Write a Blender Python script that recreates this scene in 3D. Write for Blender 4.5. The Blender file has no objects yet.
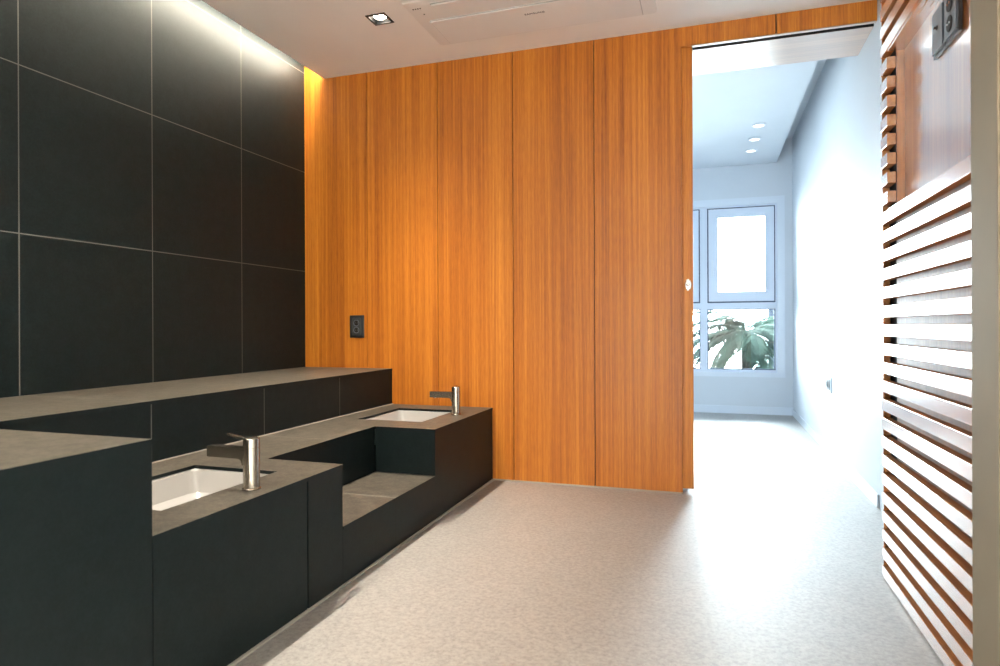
import bpy, bmesh, math, random
from mathutils import Vector, Matrix
random.seed(7)
S = 0.88                      # survey units -> metres
scene = bpy.context.scene
COL = scene.collection

# ---------------------------------------------------------------- materials
def new_mat(name):
    m = bpy.data.materials.new(name); m.use_nodes = True
    nt = m.node_tree
    return m, nt, nt.nodes['Principled BSDF']

def N(nt, t, **kw):
    n = nt.nodes.new(t)
    for k, v in kw.items():
        if k in n.inputs: n.inputs[k].default_value = v
        else: setattr(n, k, v)
    return n

def plain(name, col, rough=0.5, metal=0.0, spec=0.5, noise=0.0, nscale=40.0, bump=0.0):
    m, nt, b = new_mat(name)
    b.inputs['Roughness'].default_value = rough
    b.inputs['Metallic'].default_value = metal
    b.inputs['Specular IOR Level'].default_value = spec
    b.inputs['Base Color'].default_value = (*col, 1)
    if noise or bump:
        tc = N(nt, 'ShaderNodeTexCoord'); nz = N(nt, 'ShaderNodeTexNoise', Scale=nscale, Detail=6.0)
        nt.links.new(tc.outputs['Object'], nz.inputs['Vector'])
        if noise:
            r = N(nt, 'ShaderNodeValToRGB')
            r.color_ramp.elements[0].position = 0.3; r.color_ramp.elements[1].position = 0.7
            r.color_ramp.elements[0].color = (*[c*(1-noise) for c in col], 1)
            r.color_ramp.elements[1].color = (*[min(1, c*(1+noise)) for c in col], 1)
            nt.links.new(nz.outputs['Fac'], r.inputs['Fac']); nt.links.new(r.outputs['Color'], b.inputs['Base Color'])
        if bump:
            bp = N(nt, 'ShaderNodeBump', Strength=bump, Distance=0.002)
            nt.links.new(nz.outputs['Fac'], bp.inputs['Height']); nt.links.new(bp.outputs['Normal'], b.inputs['Normal'])
    return m

def emit(name, col, strength):
    m, nt, b = new_mat(name)
    b.inputs['Base Color'].default_value = (*col, 1)
    b.inputs['Emission Color'].default_value = (*col, 1)
    b.inputs['Emission Strength'].default_value = strength
    return m

def stone(name, c0, c1, rough, spec):
    m, nt, b = new_mat(name)
    b.inputs['Specular IOR Level'].default_value = spec
    tc = N(nt, 'ShaderNodeTexCoord')
    a = N(nt, 'ShaderNodeTexNoise', Scale=24.0, Detail=8.0, Roughness=0.7)
    f = N(nt, 'ShaderNodeTexNoise', Scale=110.0, Detail=6.0, Roughness=0.7)
    mx = N(nt, 'ShaderNodeMath', operation='ADD'); hf = N(nt, 'ShaderNodeMath', operation='MULTIPLY'); hf.inputs[1].default_value = 0.5
    for n in (a, f): nt.links.new(tc.outputs['Object'], n.inputs['Vector'])
    nt.links.new(a.outputs['Fac'], mx.inputs[0]); nt.links.new(f.outputs['Fac'], mx.inputs[1]); nt.links.new(mx.outputs[0], hf.inputs[0])
    r = N(nt, 'ShaderNodeValToRGB')
    r.color_ramp.elements[0].position = 0.42; r.color_ramp.elements[1].position = 0.60
    r.color_ramp.elements[0].color = (*c0, 1); r.color_ramp.elements[1].color = (*c1, 1)
    nt.links.new(hf.outputs[0], r.inputs['Fac']); nt.links.new(r.outputs['Color'], b.inputs['Base Color'])
    b.inputs['Roughness'].default_value = rough
    bp = N(nt, 'ShaderNodeBump', Strength=0.15, Distance=0.001)
    nt.links.new(f.outputs['Fac'], bp.inputs['Height']); nt.links.new(bp.outputs['Normal'], b.inputs['Normal'])
    return m

def wood(name, dark, mid, light, axis='Z', rough=0.4, spec=0.5):
    m, nt, b = new_mat(name)
    tc = N(nt, 'ShaderNodeTexCoord')
    def nz(across, along, detail=5.0):
        mp = N(nt, 'ShaderNodeMapping')
        mp.inputs['Scale'].default_value = [along if a == axis else across for a in 'XYZ']
        n = N(nt, 'ShaderNodeTexNoise', Scale=1.0, Detail=detail, Roughness=0.6)
        nt.links.new(tc.outputs['Object'], mp.inputs['Vector']); nt.links.new(mp.outputs['Vector'], n.inputs['Vector'])
        return n
    broad, fine, pore = nz(9, .18, 3.0), nz(70, .7), nz(320, 14.0, 2.0)
    def mul(n, k):
        q = N(nt, 'ShaderNodeMath', operation='MULTIPLY'); q.inputs[1].default_value = k
        nt.links.new(n.outputs['Fac'], q.inputs[0]); return q
    def add(p, q):
        r = N(nt, 'ShaderNodeMath', operation='ADD')
        nt.links.new(p.outputs[0], r.inputs[0]); nt.links.new(q.outputs[0], r.inputs[1]); return r
    s = add(add(mul(broad, .34), mul(fine, .44)), mul(pore, .22))
    r = N(nt, 'ShaderNodeValToRGB')
    e = r.color_ramp.elements
    e[0].position = .35; e[0].color = (*dark, 1); e[1].position = .65; e[1].color = (*light, 1)
    k = e.new(.5); k.color = (*mid, 1)
    nt.links.new(s.outputs[0], r.inputs['Fac']); nt.links.new(r.outputs['Color'], b.inputs['Base Color'])
    b.inputs['Roughness'].default_value = rough
    b.inputs['Specular IOR Level'].default_value = spec
    return m

def lacquer(m, ior, rough, weight=1.0):
    b = m.node_tree.nodes['Principled BSDF']
    b.inputs['Coat Weight'].default_value = weight; b.inputs['Coat IOR'].default_value = ior; b.inputs['Coat Roughness'].default_value = rough
    return m

M = {}
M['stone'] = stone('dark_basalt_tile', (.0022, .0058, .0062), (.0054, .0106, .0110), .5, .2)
M['stone_lit_top'] = stone('dark_basalt_tile_lit_top', (.038, .033, .026), (.115, .100, .076), .42, .4)  # lit copy of the basalt: warm light on tops put into the colour
M['grout'] = plain('grey_grout', (.095, .097, .085), .8)
M['grout_light'] = plain('pale_grout', (.30, .28, .23), .8)
M['grout_dark'] = plain('dark_grout', (.008, .009, .009), .8)
M['bead'] = plain('pale_sealant_bead', (.34, .32, .27), .5)
M['wood'] = wood('teak_veneer', (.22, .057, .006), (.455, .139, .011), (.65, .25, .030), 'Z', .42, .4)
M['wood_h'] = wood('teak_slats', (.24, .080, .017), (.40, .145, .032), (.52, .22, .055), 'Y', .26, .9)
M['wood_x'] = wood('teak_soffit', (.20, .09, .04), (.30, .14, .06), (.42, .22, .10), 'X', .3, .6)
M['wood_v'] = wood('teak_backing', (.21, .065, .012), (.36, .12, .02), (.50, .19, .035), 'Z', .3, .6)
for k_ in ('wood_h', 'wood_v'): lacquer(M[k_], 2.4, .25 if k_ == 'wood_h' else .11)
lacquer(M['wood_x'], 1.9, .3)
M['wood_dull'] = wood('teak_slat_edges', (.22, .075, .018), (.36, .13, .03), (.48, .20, .05), 'Y', .7, .15)
M['wood_back'] = lacquer(wood('teak_backing_dull', (.15, .06, .022), (.24, .10, .036), (.33, .15, .055), 'Z', .6, .2), 1.5, .5, .35)
M['gap'] = plain('dark_gap', (.012, .009, .006), .9)
M['dark_stile'] = plain('black_strip_matte', (.010, .008, .008), .8, spec=.1)  # even near-black colour for the strip behind the slat ends
M['ceiling'] = plain('ceiling_paint', (.90, .89, .86), .45, noise=.015, nscale=3)
M['white_wall'] = plain('white_wall_paint', (.60, .64, .69), .6, noise=.015, nscale=4)
M['white_trim'] = plain('white_gloss_trim', (.66, .71, .78), .3)
M['upvc'] = plain('white_window_plastic', (.62, .68, .78), .35)
M['gasket'] = plain('grey_gasket', (.05, .07, .12), .6)
M['ceramic'] = plain('white_ceramic', (.46, .45, .43), .12)
M['steel'] = plain('brushed_nickel', (.42, .385, .33), .27, 1.0, noise=.06, nscale=90)
M['chrome'] = plain('polished_chrome', (.75, .75, .75), .12, 1.0)
M['black_plastic'] = plain('black_plastic', (.012, .013, .014), .4)
M['charcoal'] = plain('charcoal_plate', (.085, .10, .12), .4)
M['charcoal_mid'] = plain('charcoal_plate_inner', (.03, .034, .032), .35)
M['ac_plastic'] = plain('air_conditioner_plastic', (.80, .79, .76), .35)
M['ac_line'] = plain('air_conditioner_seam', (.50, .49, .47), .6)
M['ink'] = plain('dark_print', (.03, .03, .035), .6)
M['taupe'] = plain('taupe_paint', (.25, .215, .155), .7, spec=.15, noise=.04, nscale=6)
M['pale_panel'] = plain('pale_casing_paint', (.62, .66, .66), .5)
M['room_wall'] = plain('rear_wall_paint', (.84, .82, .79), .6)
M['lamp'] = emit('downlight_lamp', (1, .88, .72), 25)
M['led'] = emit('cove_led', (1, .87, .69), 200)
M['lamp_cool'] = emit('recessed_lamp', (1, .97, .94), .9)
M['paving'] = plain('garden_paving', (.55, .55, .52), .8, noise=.1, nscale=2)
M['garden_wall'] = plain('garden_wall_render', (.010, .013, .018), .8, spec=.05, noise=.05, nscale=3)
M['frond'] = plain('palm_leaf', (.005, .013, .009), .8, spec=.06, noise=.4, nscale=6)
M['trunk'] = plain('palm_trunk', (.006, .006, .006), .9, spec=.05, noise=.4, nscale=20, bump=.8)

def floor_mat():
    m, nt, b = new_mat('speckled_vinyl_floor')
    tc = N(nt, 'ShaderNodeTexCoord')
    n1 = N(nt, 'ShaderNodeTexNoise', Scale=75.0, Detail=5.0, Roughness=.75)
    n2 = N(nt, 'ShaderNodeTexVoronoi', Scale=95.0)
    n3 = N(nt, 'ShaderNodeTexNoise', Scale=9.0, Detail=4.0)
    for n in (n1, n2, n3): nt.links.new(tc.outputs['Object'], n.inputs['Vector'])
    r1 = N(nt, 'ShaderNodeValToRGB')
    e = r1.color_ramp.elements
    e[0].position = .33; e[0].color = (.156, .148, .132, 1); e[1].position = .60; e[1].color = (.318, .306, .278, 1)
    nt.links.new(n1.outputs['Fac'], r1.inputs['Fac'])
    r2 = N(nt, 'ShaderNodeValToRGB')
    r2.color_ramp.elements[0].position = 0.0; r2.color_ramp.elements[0].color = (.80, .79, .77, 1)
    r2.color_ramp.elements[1].position = .35; r2.color_ramp.elements[1].color = (1, 1, 1, 1)
    nt.links.new(n2.outputs['Distance'], r2.inputs['Fac'])
    r3 = N(nt, 'ShaderNodeValToRGB')
    r3.color_ramp.elements[0].position = .35; r3.color_ramp.elements[0].color = (.93, .93, .93, 1)
    r3.color_ramp.elements[1].position = .65; r3.color_ramp.elements[1].color = (1, 1, 1, 1)
    nt.links.new(n3.outputs['Fac'], r3.inputs['Fac'])
    def mulc(a, c):
        x = N(nt, 'ShaderNodeMix'); x.data_type = 'RGBA'; x.blend_type = 'MULTIPLY'; x.inputs[0].default_value = 1
        nt.links.new(a, x.inputs[6]); nt.links.new(c, x.inputs[7]); return x.outputs[2]
    c = mulc(mulc(r1.outputs['Color'], r2.outputs['Color']), r3.outputs['Color'])
    nt.links.new(c, b.inputs['Base Color'])
    b.inputs['Roughness'].default_value = .5
    b.inputs['Specular IOR Level'].default_value = .7
    bp = N(nt, 'ShaderNodeBump', Strength=.12, Distance=.001)
    nt.links.new(n1.outputs['Fac'], bp.inputs['Height']); nt.links.new(bp.outputs['Normal'], b.inputs['Normal'])
    return m
M['floor'] = lacquer(floor_mat(), 2.0, .6)

def glass_mat():
    m, nt, b = new_mat('window_glass')
    out = nt.nodes['Material Output']
    nt.nodes.remove(b)
    tr = N(nt, 'ShaderNodeBsdfTransparent'); tr.inputs['Color'].default_value = (.94, .97, .96, 1)
    gl = N(nt, 'ShaderNodeBsdfGlossy'); gl.inputs['Roughness'].default_value = .02
    fr = N(nt, 'ShaderNodeFresnel'); fr.inputs['IOR'].default_value = 1.4
    mx = N(nt, 'ShaderNodeMixShader')
    nt.links.new(fr.outputs[0], mx.inputs[0]); nt.links.new(tr.outputs[0], mx.inputs[1]); nt.links.new(gl.outputs[0], mx.inputs[2])
    nt.links.new(mx.outputs[0], out.inputs['Surface'])
    return m
M['glass'] = glass_mat()

# ---------------------------------------------------------------- mesh helpers
class MB:
    """collects shapes in survey units; build() makes ONE mesh object in metres"""
    def __init__(self): self.bm = bmesh.new(); self.mi = {}; self.mats = []
    def m(self, key):
        if key not in self.mi: self.mi[key] = len(self.mats); self.mats.append(M[key])
        return self.mi[key]
    def box(self, x0, x1, y0, y1, z0, z1, mat, bev=0.0):
        idx = self.m(mat); b2 = bmesh.new()
        v = [b2.verts.new((x, y, z)) for x in (x0, x1) for y in (y0, y1) for z in (z0, z1)]
        for f in ((0,1,3,2), (4,6,7,5), (0,4,5,1), (2,3,7,6), (0,2,6,4), (1,5,7,3)): b2.faces.new([v[i] for i in f])
        bmesh.ops.recalc_face_normals(b2, faces=b2.faces)
        if bev: bmesh.ops.bevel(b2, geom=b2.edges[:], offset=bev, segments=2, affect='EDGES', profile=.5)
        self.merge(b2, idx); return self
    def merge(self, b2, idx, smooth=False, keep=False):
        vm = {}
        for v in b2.verts: vm[v] = self.bm.verts.new(v.co)
        for f in b2.faces:
            try: nf = self.bm.faces.new([vm[v] for v in f.verts])
            except ValueError: continue
            nf.material_index = f.material_index if keep else idx; nf.smooth = smooth or f.smooth
        b2.free()
    def lathe(self, prof, mat, seg=32, xf=None, smooth=True):
        """prof: list of (r, z) around z; closed with caps where r>0"""
        idx = self.m(mat); b2 = bmesh.new(); rings = []
        for r, z in prof:
            rings.append([b2.verts.new((r*math.cos(2*math.pi*i/seg), r*math.sin(2*math.pi*i/seg), z)) for i in range(seg)])
        for a, b in zip(rings, rings[1:]):
            for i in range(seg):
                f = b2.faces.new([a[i], a[(i+1) % seg], b[(i+1) % seg], b[i]]); f.smooth = smooth
        b2.faces.new(rings[0][::-1]); b2.faces.new(rings[-1])
        bmesh.ops.recalc_face_normals(b2, faces=b2.faces)
        if xf: b2.transform(xf)
        self.merge(b2, idx); return self
    def slab(self, axis, us, vs, w0, w1, cell, mat0, side=None):
        """solid grid plate normal to axis; cell(uc, vc) -> material key or None (a hole)"""
        b2 = bmesh.new(); P = {}
        def pt(u, v, w): return {'X': (w, u, v), 'Y': (u, w, v), 'Z': (u, v, w)}[axis]
        def vert(i, j, k):
            if (i, j, k) not in P: P[i, j, k] = b2.verts.new(pt(us[i], vs[j], (w0, w1)[k]))
            return P[i, j, k]
        nu, nv = len(us)-1, len(vs)-1
        g = [[cell((us[i]+us[i+1])/2, (vs[j]+vs[j+1])/2) for j in range(nv)] for i in range(nu)]
        has = lambda i, j: 0 <= i < nu and 0 <= j < nv and g[i][j] is not None
        def face(vl, key):
            f = b2.faces.new(vl); f.material_index = self.m(key)
        for i in range(nu):
            for j in range(nv):
                if not has(i, j): continue
                k = g[i][j]; sk = side or k
                face([vert(i,j,0), vert(i,j+1,0), vert(i+1,j+1,0), vert(i+1,j,0)], k)
                face([vert(i,j,1), vert(i+1,j,1), vert(i+1,j+1,1), vert(i,j+1,1)], k)
                if not has(i-1, j): face([vert(i,j,0), vert(i,j,1), vert(i,j+1,1), vert(i,j+1,0)], sk)
                if not has(i+1, j): face([vert(i+1,j,0), vert(i+1,j+1,0), vert(i+1,j+1,1), vert(i+1,j,1)], sk)
                if not has(i, j-1): face([vert(i,j,0), vert(i+1,j,0), vert(i+1,j,1), vert(i,j,1)], sk)
                if not has(i, j+1): face([vert(i,j+1,0), vert(i,j+1,1), vert(i+1,j+1,1), vert(i+1,j+1,0)], sk)
        bmesh.ops.recalc_face_normals(b2, faces=b2.faces)
        self.merge(b2, 0, keep=True); return self
    def build(self, name, parent=None, origin=None, abs_coords=True):
        """verts are absolute survey coordinates (or relative to the parent when abs_coords is False)"""
        if parent is not None:
            off = Vector(parent_world(parent)) if abs_coords else Vector((0, 0, 0))
        else:
            if origin is None:
                lo = [min(v.co[i] for v in self.bm.verts) for i in range(3)]; hi = [max(v.co[i] for v in self.bm.verts) for i in range(3)]
                origin = ((lo[0]+hi[0])/2, (lo[1]+hi[1])/2, lo[2])
            off = Vector(origin)*S
        for v in self.bm.verts: v.co = v.co*S - off
        me = bpy.data.meshes.new(name); self.bm.to_mesh(me); self.bm.free(); me.set_sharp_from_angle(angle=math.radians(19))
        for mm in self.mats: me.materials.append(mm)
        o = bpy.data.objects.new(name, me); COL.objects.link(o)
        if parent is not None: o.parent = parent
        else: o.location = off
        return o

def parent_world(o):
    p = Vector((0, 0, 0))
    while o is not None: p = p + o.location; o = o.parent
    return p

def tag(o, label=None, cat=None, group=None, kind=None):
    if label: o['label'] = label
    if cat: o['category'] = cat
    if group: o['group'] = group
    if kind: o['kind'] = kind
    return o

def thing(name, loc, label, cat, group=None):
    o = bpy.data.objects.new(name, None); COL.objects.link(o)
    o.empty_display_size = .05; o.location = Vector(loc)*S
    return tag(o, label, cat, group)

def struct(name, mb, **kw):
    o = mb.build(name, **kw)
    if o.parent is None: tag(o, kind='structure')
    return o

def copy_tree(o, parent=None):
    c = o.copy(); COL.objects.link(c)
    if parent is not None: c.parent = parent
    for ch in list(o.children): copy_tree(ch, c)
    return c

def splits(a, b, joints, g=.005):
    """grid lines a..b with a thin cell of width g at every joint"""
    out = [a]
    for j in sorted(joints):
        if a < j-g and j+g < b: out += [j-g/2, j+g/2]
    out.append(b); return out
def in_joint(x, joints, g=.005): return any(abs(x-j) < g/2 for j in joints)

# ---------------------------------------------------------------- survey numbers
XL, X0, D, H = -2.775, -1.35, 3.966, 2.773        # dark wall, bench front, veneer wall, ceiling
XLG, XS, ZL, ZC, ZS = -2.077, -1.70, .714, .47, .229  # ledge front, seat back, ledge top, counter top, seat top
XR, YE, HC = .872, 7.76, 2.812                    # right wall, end wall, corridor ceiling
YB0, YB1, YC1, YF0 = .30, 1.277, 2.17, 3.045      # block near/far end, near counter end, far counter start
JY = [-.06, .613, 1.287, 1.948, 2.632, 3.307]     # tile joints along the wall
REAR = -2.2

# ---------------------------------------------------------------- floor, ceilings, walls
struct('floor', MB().box(-3.0, 1.3, REAR-.1, YE+.06, -.08, 0, 'floor'))

DL = [(-1.80, 3.30), (-1.80, 2.17), (-1.80, 1.04)]
DR = .055
holes = [DL[0]]
us = sorted([-2.61, 1.3] + [x+s for x, _ in holes for s in (-DR, DR)])
vs = sorted([REAR-.1, D] + [y+s for _, y in holes for s in (-DR, DR)])
struct('ceiling', MB().slab('Z', us, vs, H, H+.06,
       lambda u, v: None if any(abs(u-x) < DR and abs(v-y) < DR for x, y in holes) else 'ceiling', 'ceiling'))
struct('trim_1', MB().box(-2.90, -2.55, REAR-.1, D+.02, 2.90, 2.96, 'ceiling'))         # top of the light cove

# dark tiled wall
jz = [.012, ZL-.002, 1.402, 2.116, 2.83]
mb = MB()
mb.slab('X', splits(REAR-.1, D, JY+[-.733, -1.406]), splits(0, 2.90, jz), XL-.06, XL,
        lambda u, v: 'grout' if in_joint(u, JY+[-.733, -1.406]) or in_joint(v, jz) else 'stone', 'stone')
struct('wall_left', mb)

# veneered wall with recessed joints
wj = [-2.268, -1.7345, -1.2065, -.680]
mb = MB()
xs = splits(XL-.06, -.158, wj, .005)
for a, b in zip(xs[0::2], xs[1::2]):
    mb.box(a, b, D, D+.022, .008, 2.90, 'wood')
mb.box(XL-.06, -.165, D+.022, D+.028, .008, 2.90, 'gap')
struct('wall_back', mb)
struct('trim_2', MB().box(-1.35, -.158, D-.006, D+.028, 0, .008, 'bead'))               # bead along its foot
# pocket behind the veneer
struct('wall_pocket', MB().box(XL-.06, -.13, D+.085, 4.45, 0, 3.1, 'white_wall'))
# header above the opening
mb = MB()
for a, b in ((-.158, .3605), (.3675, 1.0)):
    mb.box(a, b, D, D+.022, 2.66, 2.90, 'wood')
mb.box(-.158, 1.0, D+.022, D+.028, 2.664, 2.90, 'gap')
mb.box(-.095, 1.0, D+.004, D+.030, 2.657, 2.664, 'wood_x')
mb.box(-.158, 1.0, D+.028, D+.079, 2.70, 3.1, 'gap')
mb.box(-.094, 1.0, D+.074, D+.079, 2.661, 2.70, 'gap')
mb.box(-.13, 1.0, D+.078, 4.45, 2.66, 3.1, 'wood_x')
struct('trim_3', mb)

# sliding door leaf, nearly all inside the pocket
door = struct('door_1', MB().box(-1.05, -.095, D+.030, D+.070, .025, 2.675, 'wood', .003))
mb = MB()
mb.lathe([(.016, 0), (.019, .003), (.019, .006), (.014, .009)], 'chrome', 28,
         Matrix.Translation((-.124, D+.030, 1.243)) @ Matrix.Rotation(math.pi/2, 4, 'X') @ Matrix.Diagonal((1, 1.9, 1, 1)))
h = mb.build('finger_pull', door); h['label'] = 'small chrome finger pull'
mb = MB().lathe([(.009, 0), (.010, .004), (.007, .012), (.003, .014)], 'chrome', 20,
         Matrix.Translation((-.124, D+.022, 1.243)) @ Matrix.Rotation(math.pi/2, 4, 'X'))
mb.build('latch', h)

# corridor shell
struct('wall_corridor_right', MB().box(XR, XR+.13, 2.90, YE+.12, 0, 3.12, 'white_wall'))
# left wall of the far room, solid: the window list is empty
LW = []
us = sorted([4.45, YE+.12] + [y for w in LW for y in w]); LZ0, LZ1 = .02, 1.7; vs = [0, LZ0, LZ1, 3.12]
struct('wall_corridor_left', MB().slab('X', us, vs, -2.3, -2.18,
       lambda u, v: None if any(a < u < b for a, b in LW) and LZ0 < v < LZ1 else 'white_wall', 'white_wall'))
mb = MB()
mb.box(-2.3, .690, 4.45, YE+.12, HC, HC+.02, 'white_wall')
mb.box(.690, .711, 4.45, YE+.12, HC, 3.07, 'white_wall')
mb.box(.690, XR+.12, 4.45, YE+.12, 3.07, 3.12, 'white_wall')
struct('ceiling_corridor', mb)
WX0, WX1, WZ0, WZ1 = -1.75, .713, .468, 2.362
us = [-2.3, WX0, WX1, 1.0]; vs = [0, WZ0, WZ1, 3.12]
struct('wall_end', MB().slab('Y', us, vs, YE, YE+.12,
       lambda u, v: None if WX0 < u < WX1 and WZ0 < v < WZ1 else 'white_wall', 'white_wall'))
struct('baseboard_end', MB().box(-2.18, XR, YE-.012, YE, 0, .088, 'white_trim', .002))
struct('baseboard_right', MB().box(XR-.010, XR, 3.966, YE-.012, 0, .075, 'white_trim', .002))

# ---------------------------------------------------------------- window
mb = MB()                                                  # architrave round the reveal
tw, ty0, ty1 = .078, YE-.014, YE
us = [WX0-tw, WX0, WX1, WX1+tw]; vs = [WZ0-.05, WZ0, WZ1, WZ1+tw]
mb.slab('Y', us, vs, ty0, ty1, lambda u, v: None if WX0 < u < WX1 and WZ0 < v < WZ1 else 'white_trim', 'white_trim')
win = struct('window_1', mb, origin=((WX0+WX1)/2, YE, WZ0))
fy0, fy1 = YE+.012, YE+.085
ft = .018
mb = MB()                                                  # outer frame with mullion and transom
mull = (-.108, -.028)
us = [WX0, WX0+ft, mull[0], mull[1], WX1-ft, WX1]; vs = [WZ0, WZ0+.028, 1.186, 1.258, WZ1-ft, WZ1]
def fcell(u, v):
    if u < us[1] or u > us[4] or mull[0] < u < mull[1]: return 'upvc'
    if v < vs[1] or v > vs[4] or 1.186 < v < 1.258: return 'upvc'
    return None
mb.slab('Y', us, vs, fy0, fy1, fcell, 'upvc')
mb.build('window_frame', win)
def sash(x0, x1, z0, z1, bx, by0, by1, gl, gr, gb, gt, handle):
    m = MB()
    m.slab('Y', [x0-.008, x0+.013, x1-.013, x1+.008], [z0-.008, z0+.013, z1-.013, z1+.008], fy0+.006, fy0+.05,
           lambda u, v: None if x0+.013 < u < x1-.013 and z0+.013 < v < z1-.013 else 'gasket', 'gasket')
    m.slab('Y', [x0+.012, gl, gr, x1-.012], [z0+.012, gb, gt, z1-.012], fy0-.012, fy0+.056,
           lambda u, v: None if gl < u < gr and gb < v < gt else 'upvc', 'upvc')
    m.slab('Y', [gl, gl+.008, gr-.008, gr], [gb, gb+.008, gt-.008, gt], fy0-.004, fy0+.04,
           lambda u, v: None if gl+.008 < u < gr-.008 and gb+.008 < v < gt-.008 else 'white_trim', 'white_trim')
    s = m.build('sash', win)
    MB().box(gl, gr, fy0+.012, fy0+.020, gb, gt, 'glass').build('pane', s)
    if handle:
        hx, hz = handle
        k = MB().box(hx-.016, hx+.016, fy0-.022, fy0-.012, hz-.04, hz+.04, 'white_trim', .003)
        k.box(hx-.010, hx+.010, fy0-.045, fy0-.022, hz-.012, hz+.012, 'white_trim', .003)
        k.box(hx-.011, hx+.011, fy0-.058, fy0-.040, hz-.012, hz+.14, 'white_trim', .004)
        k.build('window_handle', s)
sash(-.026, .695, 1.262, 2.342, 0, 0, 0, .082, .598, 1.378, 2.236, (.028, 1.60))
sash(WX0+ft+.002, mull[0]-.002, 1.262, 2.342, 0, 0, 0, WX0+.12, mull[0]-.10, 1.378, 2.236, None)
for x0, x1 in ((mull[1], WX1-ft), (WX0+ft, mull[0])):
    m = MB()
    m.slab('Y', [x0-.006, x0+.012, x1-.012, x1+.006], [.490, .508, 1.176, 1.192], fy0+.02, fy0+.05,
           lambda u, v, x0=x0, x1=x1: None if x0+.012 < u < x1-.012 and .508 < v < 1.176 else 'gasket', 'gasket')
    f = m.build('glazing_bead', win)
    MB().box(x0+.010, x1-.010, fy0+.03, fy0+.038, .506, 1.178, 'glass').build('pane', f)

# ---------------------------------------------------------------- cove light above the dark wall
led = thing('cove_light', (-2.585, 1.0, 2.86), 'warm white light strip hidden in the ceiling slot above the dark tiled wall', 'light strip')
MB().box(-2.598, -2.56, REAR, D-.004, 2.862, 2.896, 'white_trim').build('channel', led)
MB().box(-2.606, -2.598, REAR, D-.004, 2.868, 2.890, 'led').build('diffuser', led)

# ---------------------------------------------------------------- tiled ledge along the dark wall
JL = [1.963 if y_ == 1.948 else y_ for y_ in JY]
YL0 = REAR
ledge = thing('tiled_ledge', ((XL+XLG)/2, 1.5, 0), 'long dark stone tiled ledge running along the foot of the dark wall', 'ledge')
us = [XL+.002, XLG]
top = MB().slab('Z', us, splits(YL0, D, JL), ZL-.013, ZL, lambda u, v: 'grout_light' if in_joint(v, JL) else 'stone_lit_top', 'stone_lit_top', 'stone')
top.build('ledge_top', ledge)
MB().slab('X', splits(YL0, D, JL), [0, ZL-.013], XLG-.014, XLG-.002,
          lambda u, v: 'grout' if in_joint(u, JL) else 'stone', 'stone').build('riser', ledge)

# tall block in front, nearest the camera
blk = thing('tiled_block', ((XLG+X0)/2, .8, 0), 'tall dark stone tiled block in front of the basin counters, level with the long ledge', 'block')
MB().slab('Z', [XLG, X0], splits(YB0, YB1, [.613]), ZL-.010, ZL+.003, lambda u, v: 'grout' if in_joint(v, [.613]) else 'stone_lit_top', 'stone_lit_top', 'stone').build('block_top', blk)
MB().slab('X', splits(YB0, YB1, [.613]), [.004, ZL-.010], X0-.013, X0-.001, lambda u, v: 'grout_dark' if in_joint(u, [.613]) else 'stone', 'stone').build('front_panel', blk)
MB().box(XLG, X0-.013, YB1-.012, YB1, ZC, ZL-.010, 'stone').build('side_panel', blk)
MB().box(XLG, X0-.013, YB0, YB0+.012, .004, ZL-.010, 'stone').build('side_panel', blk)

# ---------------------------------------------------------------- continuous worktop with two basin cut-outs
SN = (-1.892, -1.514, 1.462, 1.990)     # near basin opening x0 x1 y0 y1
SF = (-1.930, -1.528, 3.262, 3.775)     # far basin opening
wt = thing('stone_worktop', ((XLG+X0)/2, 2.6, ZC-.013), 'low dark stone worktop with two basin cut-outs and a step back around the low seat', 'worktop')
jc = [2.628]
us = sorted({XLG, SN[0], SN[1], SF[0], SF[1], XS, X0})
vs = sorted(set(splits(YB1, D, jc)) | {SN[2], SN[3], SF[2], SF[3], YC1, YF0})
def wcell(u, v):
    for a, b, c, d in (SN, SF):
        if a < u < b and c < v < d: return None
    if u > XS and YC1 < v < YF0: return None
    return 'grout_light' if in_joint(v, jc) else 'stone_lit_top'
MB().slab('Z', us, vs, ZC-.013, ZC, wcell, 'stone_lit_top', 'stone').build('slab', wt)
MB().box(XLG-.001, XLG+.006, YB1, D, ZC, ZC+.004, 'bead').build('sealant_bead', wt)

# near basin cabinet : front panel, end post, inner side
cab = thing('basin_cabinet', (-1.6, 1.72, 0), 'dark tiled basin cabinet beside the tall block, wide front panel and narrow end post', 'cabinet', 'basin cabinets')
MB().box(X0-.016, X0-.003, YB1+.004, 1.939, .004, ZC-.013, 'stone').build('front_panel', cab)
MB().box(X0-.016, X0-.002, 1.946, YC1-.002, .004, ZC-.013, 'stone').build('end_post', cab)
MB().box(XS, X0-.016, YC1-.014, YC1-.002, ZS, ZC-.013, 'stone').build('side_panel', cab)
MB().box(X0-.020, X0-.012, 1.936, 1.949, .004, ZC-.02, 'grout_dark').build('shadow_gap', cab)

# low seat between the two basins
seat = thing('tiled_bench', (-1.52, 2.6, 0), 'low dark stone tiled bench set between the two basin counters', 'bench')
js = [2.606]
MB().slab('Z', [XS, X0], splits(YC1, YF0, js), ZS-.013, ZS, lambda u, v: 'grout_light' if in_joint(v, js) else 'stone_lit_top', 'stone_lit_top', 'stone').build('seat_top', seat)
MB().slab('X', splits(YC1, YF0, js), [.004, ZS-.013], X0-.014, X0-.002, lambda u, v: 'grout_dark' if in_joint(u, js) else 'stone', 'stone').build('front_panel', seat)
MB().slab('X', splits(YC1, YF0, jc), [ZS, ZC-.013], XS-.014, XS-.002, lambda u, v: 'grout_dark' if in_joint(u, jc) else 'stone', 'stone').build('backrest', seat)

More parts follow.
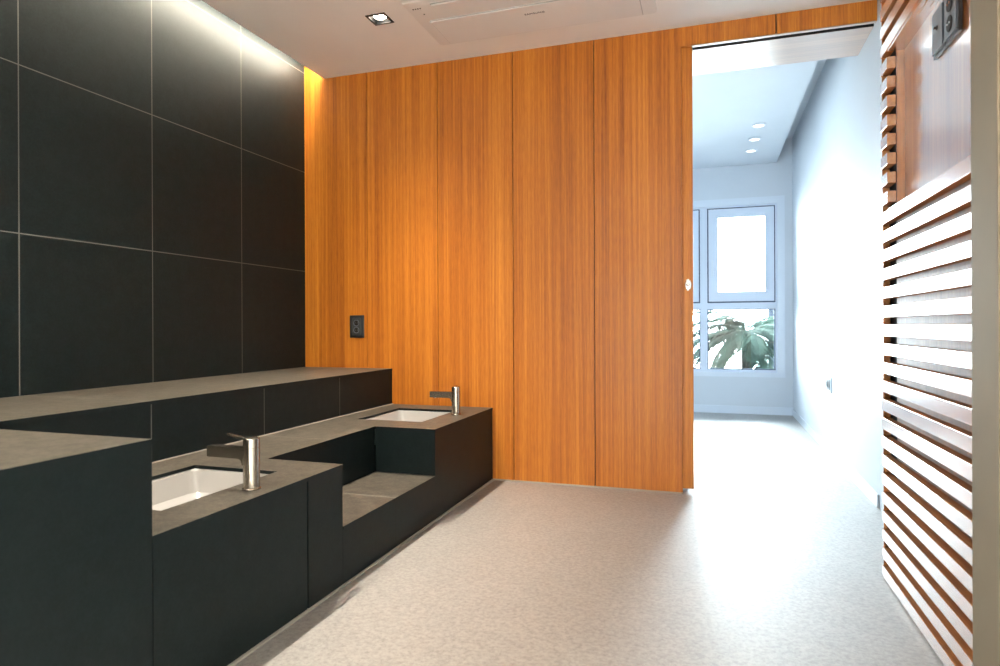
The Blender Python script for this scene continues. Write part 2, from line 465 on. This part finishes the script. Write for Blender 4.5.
# far basin cabinet
cab2 = thing('basin_cabinet', (-1.6, 3.5, 0), 'dark tiled basin cabinet against the orange wood wall', 'cabinet', 'basin cabinets')
MB().box(X0-.016, X0-.002, YF0, D, .004, ZC-.013, 'stone').build('front_panel', cab2)
MB().box(XS, X0-.016, YF0+.002, YF0+.014, ZS, ZC-.013, 'stone').build('side_panel', cab2)

struct('trim_4', MB().box(X0-.010, X0+.008, YB0, D, 0, .006, 'bead'))               # sealant bead at the bench foot

# ---------------------------------------------------------------- basins
def rrect(cx, cy, hx, hy, r, n=6):
    out = []
    for (sx, sy, a0) in ((1, 1, 0), (-1, 1, 90), (-1, -1, 180), (1, -1, 270)):
        for k in range(n+1):
            a = math.radians(a0+90*k/n)
            out.append((cx+sx*(hx-r)+r*math.cos(a), cy+sy*(hy-r)+r*math.sin(a)))
    return out
def basin(cx, cy, hx, hy, label):
    t = thing('washbasin', (cx, cy, ZC-.16), label, 'washbasin', 'white undermount washbasins')
    mb = MB(); idx = mb.m('ceramic'); b2 = bmesh.new()
    loops = [(hx+.03, hy+.03, .03, ZC-.030), (hx+.03, hy+.03, .03, ZC-.0135), (hx+.004, hy+.004, .030, ZC-.0135), (hx-.002, hy-.002, .032, ZC-.019),
             (hx-.012, hy-.012, .04, ZC-.10), (hx-.028, hy-.028, .05, ZC-.128), (hx-.06, hy-.06, .05, ZC-.138), (.03, .03, .029, ZC-.146)]
    rings = [[b2.verts.new((x, y, z)) for x, y in rrect(cx, cy, a, b, r)] for a, b, r, z in loops]
    n = len(rings[0])
    for p, q in zip(rings, rings[1:]):
        for i in range(n): b2.faces.new([p[i], p[(i+1) % n], q[(i+1) % n], q[i]])
    outer = [[b2.verts.new((x, y, z)) for x, y in rrect(cx, cy, a, b, r)] for a, b, r, z in
             [(hx+.012, hy+.012, .04, ZC-.030), (hx-.002, hy-.002, .05, ZC-.145), (.05, .05, .03, ZC-.16)]]
    for p, q in zip([rings[0]]+outer, outer):
        for i in range(n): b2.faces.new([p[i], q[i], q[(i+1) % n], p[(i+1) % n]])
    b2.faces.new(outer[-1]); b2.faces.new(rings[-1])
    bmesh.ops.recalc_face_normals(b2, faces=b2.faces)
    mb.merge(b2, idx); mb.build('bowl', t)
    d = MB().lathe([(.022, 0), (.027, .002), (.025, .005), (.012, .006), (.010, .003)], 'chrome', 28, Matrix.Translation((cx, cy, ZC-.1465)))
    o = d.build('drain', t); o['label'] = 'chrome drain'
    return t
basin((SN[0]+SN[1])/2, (SN[2]+SN[3])/2, (SN[1]-SN[0])/2, (SN[3]-SN[2])/2, 'white rectangular basin sunk into the worktop beside the tall dark block')
basin((SF[0]+SF[1])/2, (SF[2]+SF[3])/2, (SF[1]-SF[0])/2, (SF[3]-SF[2])/2, 'white rectangular basin sunk into the worktop against the orange wood wall')

# ---------------------------------------------------------------- taps
def faucet(x, y, lever_rot, label, rise=1.0):
    t = thing('faucet', (x, y, ZC), label, 'faucet', 'single lever basin taps')
    MB().lathe([(.027, 0), (.0295, .001), (.0295, .005), (.0268, .007)], 'steel', 36).build('base_ring', t, abs_coords=False)
    MB().lathe([(.0262, .007), (.0262, .1375), (.0248, .1380), (.0248, .1400)], 'steel', 36).build('body', t, abs_coords=False)
    c = MB().lathe([(.0248, .1400), (.0262, .1405), (.0262, .1665), (.0240, .1690), (.0225, .1690)], 'steel', 36).build('cap', t, abs_coords=False)
    # lever : a thin tongue rising away from the cap
    mb = MB(); b2 = bmesh.new()
    secs = [(0, .160, .0085), (.024, .1640, .0085), (.058, .1705, .0080), (.094, .1775, .0070)]
    rings = []
    for d, z, w in secs:
        z = .160+(z-.160)*rise
        rings.append([b2.verts.new((-d, -w, z-.0035)), b2.verts.new((-d, w, z-.0035)), b2.verts.new((-d, w, z+.0035)), b2.verts.new((-d, -w, z+.0035))])
    for p, q in zip(rings, rings[1:]):
        for i in range(4): b2.faces.new([p[i], p[(i+1) % 4], q[(i+1) % 4], q[i]])
    b2.faces.new(rings[0][::-1]); b2.faces.new(rings[-1]); bmesh.ops.recalc_face_normals(b2, faces=b2.faces)
    bmesh.ops.bevel(b2, geom=b2.edges[:], offset=.0015, segments=2, affect='EDGES')
    b2.transform(Matrix.Rotation(lever_rot, 4, 'Z'))
    mb.merge(b2, mb.m('steel'), smooth=False); mb.build('lever', c, abs_coords=False)
    # spout : a flat bar whose underside curves down into the body
    mb = MB(); b2 = bmesh.new(); wd = .0165
    pr = [(0, .137), (-.164, .137), (-.166, .135), (-.166, .103), (-.164, .101), (-.046, .1005), (-.036, .0995), (-.030, .095), (-.0265, .088), (-.0255, .080), (0, .074)]
    a = [b2.verts.new((x_, -wd, z_)) for x_, z_ in pr]; b = [b2.verts.new((x_, wd, z_)) for x_, z_ in pr]
    b2.faces.new(a); b2.faces.new(b[::-1])
    for i in range(len(pr)): b2.faces.new([a[i], b[i], b[(i+1) % len(pr)], a[(i+1) % len(pr)]])
    bmesh.ops.recalc_face_normals(b2, faces=b2.faces)
    mb.merge(b2, mb.m('steel')); sp = mb.build('spout', t, abs_coords=False)
    MB().lathe([(.009, .098), (.011, .099), (.011, .106)], 'chrome', 20, Matrix.Translation((-.135, 0, 0))).build('aerator', sp, abs_coords=False)
    return t
faucet(-1.429, 1.745, 0, 'brushed metal tap with raised lever on the worktop beside the tall dark block')
faucet(-1.455, 3.590, math.radians(-70), 'brushed metal tap on the worktop against the orange wood wall', .25)

# ---------------------------------------------------------------- sockets
def wall_socket(name, x0, x1, z0, z1, y, label, parts_two=True):
    """double socket on a wall facing -Y"""
    t = thing(name, ((x0+x1)/2, y, z0), label, 'socket')
    MB().box(x0, x1, y-.012, y, z0, z1, 'black_plastic', .004).build('plate', t)
    ix = .020*(x1-x0)/.11
    p = MB().box(x0+ix, x1-ix, y-.016, y-.010, z0+.018, z1-.018, 'charcoal_mid', .002).build('socket_panel', t)
    cx = (x0+x1)/2; hz = (z1-z0)
    for k in (.345, .655):
        mb = MB(); cz = z0+hz*k
        X = Matrix.Translation((cx, y-.016, cz)) @ Matrix.Rotation(math.pi/2, 4, 'X')
        mb.lathe([(.0225, 0), (.0225, .003), (.0200, .004), (.0185, .0022), (.0180, .0005)], 'charcoal', 28, X)
        mb.lathe([(.0175, .0005), (.0175, .0009)], 'gap', 24, X)
        for s in (-1, 1):
            mb.lathe([(.0032, .0009), (.0032, .0030), (.002, .0034)], 'chrome', 10, X @ Matrix.Translation((s*.0085, 0, 0)))
        mb.build('outlet', p)
    return t
wall_socket('wall_socket', -2.404, -2.292, .924, 1.082, D, 'black double wall socket on the orange wood wall above the ledge')

t = thing('wall_socket', (XR, 5.47, .485), 'small grey socket plate low on the white corridor wall', 'socket')
MB().box(XR-.010, XR, 5.37, 5.57, .486, .604, 'white_trim', .003).build('plate', t)
p = MB().box(XR-.014, XR-.009, 5.40, 5.54, .504, .586, 'charcoal', .002).build('socket_panel', t)
for yy in (5.437, 5.503):
    MB().lathe([(.026, 0), (.026, .003), (.022, .0035), (.020, .001)], 'charcoal_mid', 24,
               Matrix.Translation((XR-.014, yy, .545)) @ Matrix.Rotation(-math.pi/2, 4, 'Y')).build('outlet', p)

# ---------------------------------------------------------------- slatted screen on the right
SX, SYF, SYJ, SYN = .645, 2.888, 2.790, 1.947
PIT, SH, SD = .0731, .0437, .030
scr = thing('slatted_screen', (SX+.03, 2.3, 0), 'tall teak slatted wall screen with a recessed opening for sockets, beside the doorway', 'screen')
mb = MB()
for k in range(-13, 25):
    z = .956+PIT*k
    full = k <= 6 or k >= 15
    mb.box(SX, SX+SD, SYJ if not full else SYN, SYF, z, z+SH, 'wood_h', .0015)
mb.bm.normal_update(); di = mb.m('wood_dull')
for f_ in mb.bm.faces:
    if abs(f_.normal.z) > .9: f_.material_index = di       # only the face of a slat is lacquered
mb.build('slat_panel', scr)
ZN0, ZN1 = .956+PIT*6+SH, .956+PIT*15
mb = MB()
mb.box(SX+SD, SX+2*SD, SYN, SYJ, .004, ZN0, 'wood_back')
mb.box(SX+SD, SX+2*SD, SYN, SYJ, ZN1, H, 'wood_back')
mb.build('backing_board', scr)
o = MB().box(SX+SD, SX+SD+.002, SYJ+.006, SYF, .004, H, 'dark_stile').build('dark_backing', scr); o['label'] = 'black strip behind the slat ends'
MB().box(SX+SD+.0022, SX+2*SD, SYJ, SYF, .004, H, 'wood_v').build('end_stile', scr)
MB().box(SX+.004, SX+SD, SYF-.006, SYF-.002, .004, H, 'wood_h').build('end_strip', scr)
mb = MB()
mb.box(SX+2*SD, SX+2*SD+.012, SYN, SYF, .004, H, 'wood_v')
mb.build('back_panel', scr)
mb = MB()
mb.box(SX+.003, SX+2*SD, SYN, SYJ, ZN1-.010, ZN1-.001, 'wood_h'); mb.build('recess_lintel', scr)
MB().box(SX+.003, SX+2*SD, SYN, SYJ, ZN0+.0005, ZN0+.004, 'wood_h').build('recess_sill', scr)

# plates on the back of the recess (face -X)
XB = SX+2*SD-.0016
def rpl(name, y0, y1, z0, z1, label, kind):
    t = thing(name, (XB, (y0+y1)/2, z0), label, 'socket')
    MB().box(XB-.010, XB, y0-.008, y1+.008, z0-.010, z1+.010, 'black_plastic', .001).build('back_box', t)
    p = MB().box(XB-.016, XB-.009, y0, y1, z0, z1, 'charcoal', .001).build('plate', t)
    cy = (y0+y1)/2; R = Matrix.Rotation(-math.pi/2, 4, 'Y')
    if kind == 'socket':
        for zz in (z0+(z1-z0)*.27, z0+(z1-z0)*.73):
            mb = MB().lathe([(.024, 0), (.024, .002), (.021, .0022)], 'gap', 28, Matrix.Translation((XB-.016, cy, zz)) @ R)
            for s in (-1, 1): mb.lathe([(.003, .002), (.003, .004)], 'chrome', 10, Matrix.Translation((XB-.016, cy+s*.009, zz)) @ R)
            mb.build('outlet', p)
    else:
        MB().lathe([(.008, 0), (.008, .002), (.004, .004), (.004, .009)], 'black_plastic', 20, Matrix.Translation((XB-.016, cy-.002, z0+(z1-z0)*.55)) @ R).build('aerial_jack', p)
rpl('aerial_plate', 2.322, 2.416, 1.869, 2.000, 'grey aerial plate with one small hole in the slatted screen recess', 'jack')
rpl('wall_socket', 2.206, 2.303, 1.869, 2.000, 'grey double socket plate in the slatted screen recess', 'socket')

# wall carrying the screen and the pier at its near end
struct('wall_right', MB().box(SX+2*SD+.014, 1.0, 1.93, 2.905, 0, H, 'white_wall'))
struct('trim_5', MB().box(.632, .84, 1.765, 1.928, 0, H, 'taupe', .003))
struct('wall_right_rear', MB().box(.84, .96, REAR, 1.765, 0, H, 'room_wall'))
struct('wall_rear', MB().box(-2.9, 1.3, REAR-.1, REAR, 0, 2.9, 'room_wall'))

# ---------------------------------------------------------------- ceiling downlight
def downlight(x, y, label):
    t = thing('square_downlight', (x, y, H), label, 'downlight')
    mb = MB()
    q = DR+.006
    mb.slab('Z', [x-q, x-DR+.008, x+DR-.008, x+q], [y-q, y-DR+.008, y+DR-.008, y+q], H-.004, H,
            lambda u, v: None if abs(u-x) < DR-.008 and abs(v-y) < DR-.008 else 'black_plastic', 'black_plastic')
    mb.build('trim_ring', t)
    mb = MB(); b2 = bmesh.new()
    a = [b2.verts.new((x+sx*(DR-.004), y+sy*(DR-.004), H)) for sx, sy in ((1,1),(-1,1),(-1,-1),(1,-1))]
    b = [b2.verts.new((x+sx*.044, y+sy*.044, H+.016)) for sx, sy in ((1,1),(-1,1),(-1,-1),(1,-1))]
    for i in range(4): b2.faces.new([a[i], b[i], b[(i+1) % 4], a[(i+1) % 4]])
    b2.faces.new(b); mb.merge(b2, mb.m('black_plastic')); mb.build('recess', t)
    mb = MB().lathe([(.038, .004), (.037, .002), (.030, -.003), (.018, -.007), (.004, -.008)], 'lamp', 28, Matrix.Translation((x, y, H+.0115)))
    mb.build('lamp', t)
downlight(DL[0][0], DL[0][1], 'small square black downlight with a lit lamp in the white ceiling')

for i, (x, y) in enumerate(((.425, 6.246), (.418, 6.70), (.410, 7.128))):
    t = thing('recessed_downlight', (x, y, HC), ['round white downlight in the corridor ceiling, nearest the doorway of the three',
              'round white downlight in the corridor ceiling, middle of the three', 'round white downlight in the corridor ceiling, nearest the window of the three'][i],
              'downlight', 'corridor downlights')
    MB().lathe([(.050, 0), (.060, -.001), (.061, -.006), (.054, -.009), (.046, -.008)], 'white_trim', 32, Matrix.Translation((x, y, HC))).build('trim_ring', t)
    MB().lathe([(.044, -.008), (.044, -.0095), (.030, -.010)], 'lamp_cool', 32, Matrix.Translation((x, y, HC))).build('lamp', t)

# ---------------------------------------------------------------- ceiling cassette air conditioner
AX0, AX1, AY0, AY1 = -1.598, -.275, 3.165, 3.715
ac = thing('air_conditioner', ((AX0+AX1)/2, (AY0+AY1)/2, H), 'long white ceiling cassette air conditioner beside the wood wall', 'air conditioner')
mb = MB(); b2 = bmesh.new()
cx, cy, hx, hy = (AX0+AX1)/2, (AY0+AY1)/2, (AX1-AX0)/2, (AY1-AY0)/2
ls = [(hx, hy, .02, H-.0016), (hx, hy, .02, H-.008), (hx-.006, hy-.006, .02, H-.014), (hx-.05, hy-.03, .03, H-.020), (hx-.065, hy-.045, .03, H-.020)]
rings = [[b2.verts.new((x, y, z)) for x, y in rrect(cx, cy, a, b, r)] for a, b, r, z in ls]
n = len(rings[0])
for p_, q_ in zip(rings, rings[1:]):
    for i in range(n): b2.faces.new([p_[i], p_[(i+1) % n], q_[(i+1) % n], q_[i]])
b2.faces.new(rings[-1]); b2.faces.new(rings[0][::-1]); bmesh.ops.recalc_face_normals(b2, faces=b2.faces)
mb.merge(b2, mb.m('ac_plastic')); body = mb.build('panel', ac)
mb = MB()                                            # intake grille plate with a shallow seam around it
mb.box(-1.520, -.350, 3.375, 3.685, H-.0235, H-.020, 'ac_line')
mb.box(-1.516, -.354, 3.379, 3.681, H-.028, H-.0225, 'ac_plastic', .002)
mb.build('intake_cover', ac)
mb = MB()                                            # discharge vane
mb.box(-1.440, -.420, 3.195, 3.330, H-.0225, H-.0195, 'ac_line')
mb.box(-1.436, -.424, 3.199, 3.325, H-.031, H-.022, 'ac_plastic', .003)
mb.build('vane', ac)
for x_, y_ in [(-1.555+.014*k, 3.222) for k in range(4)]+[(-1.520, 3.29)]:
    MB().box(x_, x_+.006, y_, y_+.007, H-.0225, H-.0190, 'ink').build('indicator', ac)
cu = bpy.data.curves.new('lettering', 'FONT'); cu.body = 'SAMSUNG'; cu.align_x = 'CENTER'; cu.align_y = 'CENTER'
cu.size = .0235*S; cu.space_character = 1.12; cu.extrude = .0006
tmp = bpy.data.objects.new('lettering_source', cu); COL.objects.link(tmp)
bpy.context.view_layer.update()
dg = bpy.context.evaluated_depsgraph_get()
me = bpy.data.meshes.new_from_object(tmp.evaluated_get(dg)); me.materials.clear(); me.materials.append(M['ink'])
bpy.data.objects.remove(tmp)
lo = bpy.data.objects.new('lettering', me); COL.objects.link(lo); lo.parent = body
lo.location = Vector((-.923, 3.463, H-.0285))*S - parent_world(body)
lo.rotation_euler = (math.pi, 0, 0)
lo['label'] = 'small dark maker lettering'

# ---------------------------------------------------------------- outside
struct('ground', MB().box(-7, 6, YE+.15, 18, -.35, -.25, 'paving'))
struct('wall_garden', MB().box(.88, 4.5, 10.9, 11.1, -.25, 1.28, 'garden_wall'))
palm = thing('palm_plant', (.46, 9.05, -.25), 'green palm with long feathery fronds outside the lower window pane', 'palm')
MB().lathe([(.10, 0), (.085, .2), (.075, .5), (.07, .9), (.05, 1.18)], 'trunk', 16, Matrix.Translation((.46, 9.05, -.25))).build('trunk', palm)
def frond(az, elev, L, droop):
    b2 = bmesh.new(); o = Vector((.46, 9.05, .90)); pts = []; n = 26
    d = Vector((math.cos(az), math.sin(az), 0)); p = o.copy(); e = elev
    for i in range(n+1):
        pts.append(p.copy()); p = p + (d*math.cos(e)+Vector((0, 0, math.sin(e))))*(L/n); e -= droop/n
    side = Vector((-d.y, d.x, 0))
    for i in range(n):
        a, b = pts[i], pts[i+1]; t = i/n; w = .006*(1-t)+.0015
        up = side.cross((b-a).normalized()); 
        q = [a+side*w, a-up*w, a-side*w, a+up*w]; q2 = [b+side*w*.95, b-up*w*.95, b-side*w*.95, b+up*w*.95]
        va = [b2.verts.new(c) for c in q]; vb = [b2.verts.new(c) for c in q2]
        for j in range(4): b2.faces.new([va[j], va[(j+1) % 4], vb[(j+1) % 4], vb[j]])
        if i > 3:
            for s in (-1, 1):
                for sub in (0, .5):
                    ll = .24*math.sin(math.pi*min(1, .12+t*.9))**.6*random.uniform(.85, 1.1)
                    r = a.lerp(b, sub); f = (b-a).normalized()
                    dirn = (side*s*.8+f*.75+up*random.uniform(.05, .3)).normalized()
                    tip = r+dirn*ll-Vector((0, 0, ll*.22)); mid = r+dirn*ll*.5
                    wv = f*.014
                    v = [b2.verts.new(c) for c in (r-wv*.4, mid-wv, tip, mid+wv, r+wv*.4)]
                    b2.faces.new(v[:2]+v[3:]); b2.faces.new([v[1], v[2], v[3]])
    m_ = MB(); m_.merge(b2, m_.m('frond')); m_.build('frond', palm)
for i in range(46):
    az = i*2.399963
    frond(az, random.uniform(-.3, .75), random.uniform(.85, 1.15), random.uniform(.9, 1.5))

# ---------------------------------------------------------------- light
w = bpy.data.worlds.new('sky'); scene.world = w; w.use_nodes = True
bg = w.node_tree.nodes['Background']; bg.inputs['Color'].default_value = (.83, .92, 1.0, 1); bg.inputs['Strength'].default_value = 48.0

def spot(x, y, z, power, ang=100, blend=.6, col=(1, .90, .77), r=.03):
    l = bpy.data.lights.new('downlight_and_fill_beam', 'SPOT'); l.energy = power; l.spot_size = math.radians(ang); l.spot_blend = blend
    l.color = col; l.shadow_soft_size = r
    o = bpy.data.objects.new('downlight_and_fill_beam', l); COL.objects.link(o); o.location = Vector((x, y, z))*S
    return o
for (x, y), a, p in zip(DL, (72, 100, 100), (170, 170, 150)): spot(x, y, H-.012, p, a, 1, r=.016)
spot(DL[0][0], DL[0][1], H-.012, 45, 105, 1, r=.016)
spot(-1.8, -.1, H-.02, 150, 100, 1)
for x, y in ((-.1, -.9), (-.1, -1.7), (-1.3, -1.4)): spot(x, y, H-.02, 1400, 95, 1, (1, .96, .91))  # unseen fill spots behind the camera, added to bounce light onto the ceiling

def portal(loc, rot, sx, sy):
    l = bpy.data.lights.new('window_daylight', 'AREA'); l.shape = 'RECTANGLE'; l.size = sx*S; l.size_y = sy*S
    l.cycles.is_portal = True
    o = bpy.data.objects.new('window_daylight', l); COL.objects.link(o); o.location = Vector(loc)*S; o.rotation_euler = rot
portal(((WX0+WX1)/2, YE+.16, (WZ0+WZ1)/2), (-math.pi/2, 0, 0), WX1-WX0, WZ1-WZ0)
for a, b in LW: portal((-2.34, (a+b)/2, (LZ0+LZ1)/2), (0, -math.pi/2, 0), LZ1-LZ0, b-a)

# ---------------------------------------------------------------- camera
f, yaw, roll, cyp = 642.1, -.31619, -.0041069, 326.39
F = Vector((math.sin(yaw), math.cos(yaw), 0)); R = Vector((math.cos(yaw), -math.sin(yaw), 0)); U = Vector((0, 0, 1))
R2 = R*math.cos(roll)+U*math.sin(roll); U2 = U*math.cos(roll)-R*math.sin(roll)
cam = bpy.data.cameras.new('camera'); co = bpy.data.objects.new('camera', cam); COL.objects.link(co)
cam.sensor_fit = 'HORIZONTAL'; cam.sensor_width = 36; cam.lens = f*36/1000
cam.shift_y = (cyp-333)/1000; cam.clip_start = .02; cam.clip_end = 100
mw = Matrix.Identity(4)
for i in range(3): mw[i][0] = R2[i]; mw[i][1] = U2[i]; mw[i][2] = -F[i]
mw[2][3] = 1.0*S
co.matrix_world = mw
cam.dof.use_dof = True; cam.dof.focus_distance = 3.6*S; cam.dof.aperture_fstop = 4.5
scene.camera = co

vs_ = scene.view_settings
vs_.view_transform = 'Standard'; vs_.look = 'None'; vs_.gamma = 1; vs_.exposure = 0.25; vs_.use_curve_mapping = False
scene.cycles.use_denoising = True
scene.cycles.max_bounces = 12; scene.cycles.diffuse_bounces = 6; scene.cycles.glossy_bounces = 5
scene.cycles.sample_clamp_indirect = 8
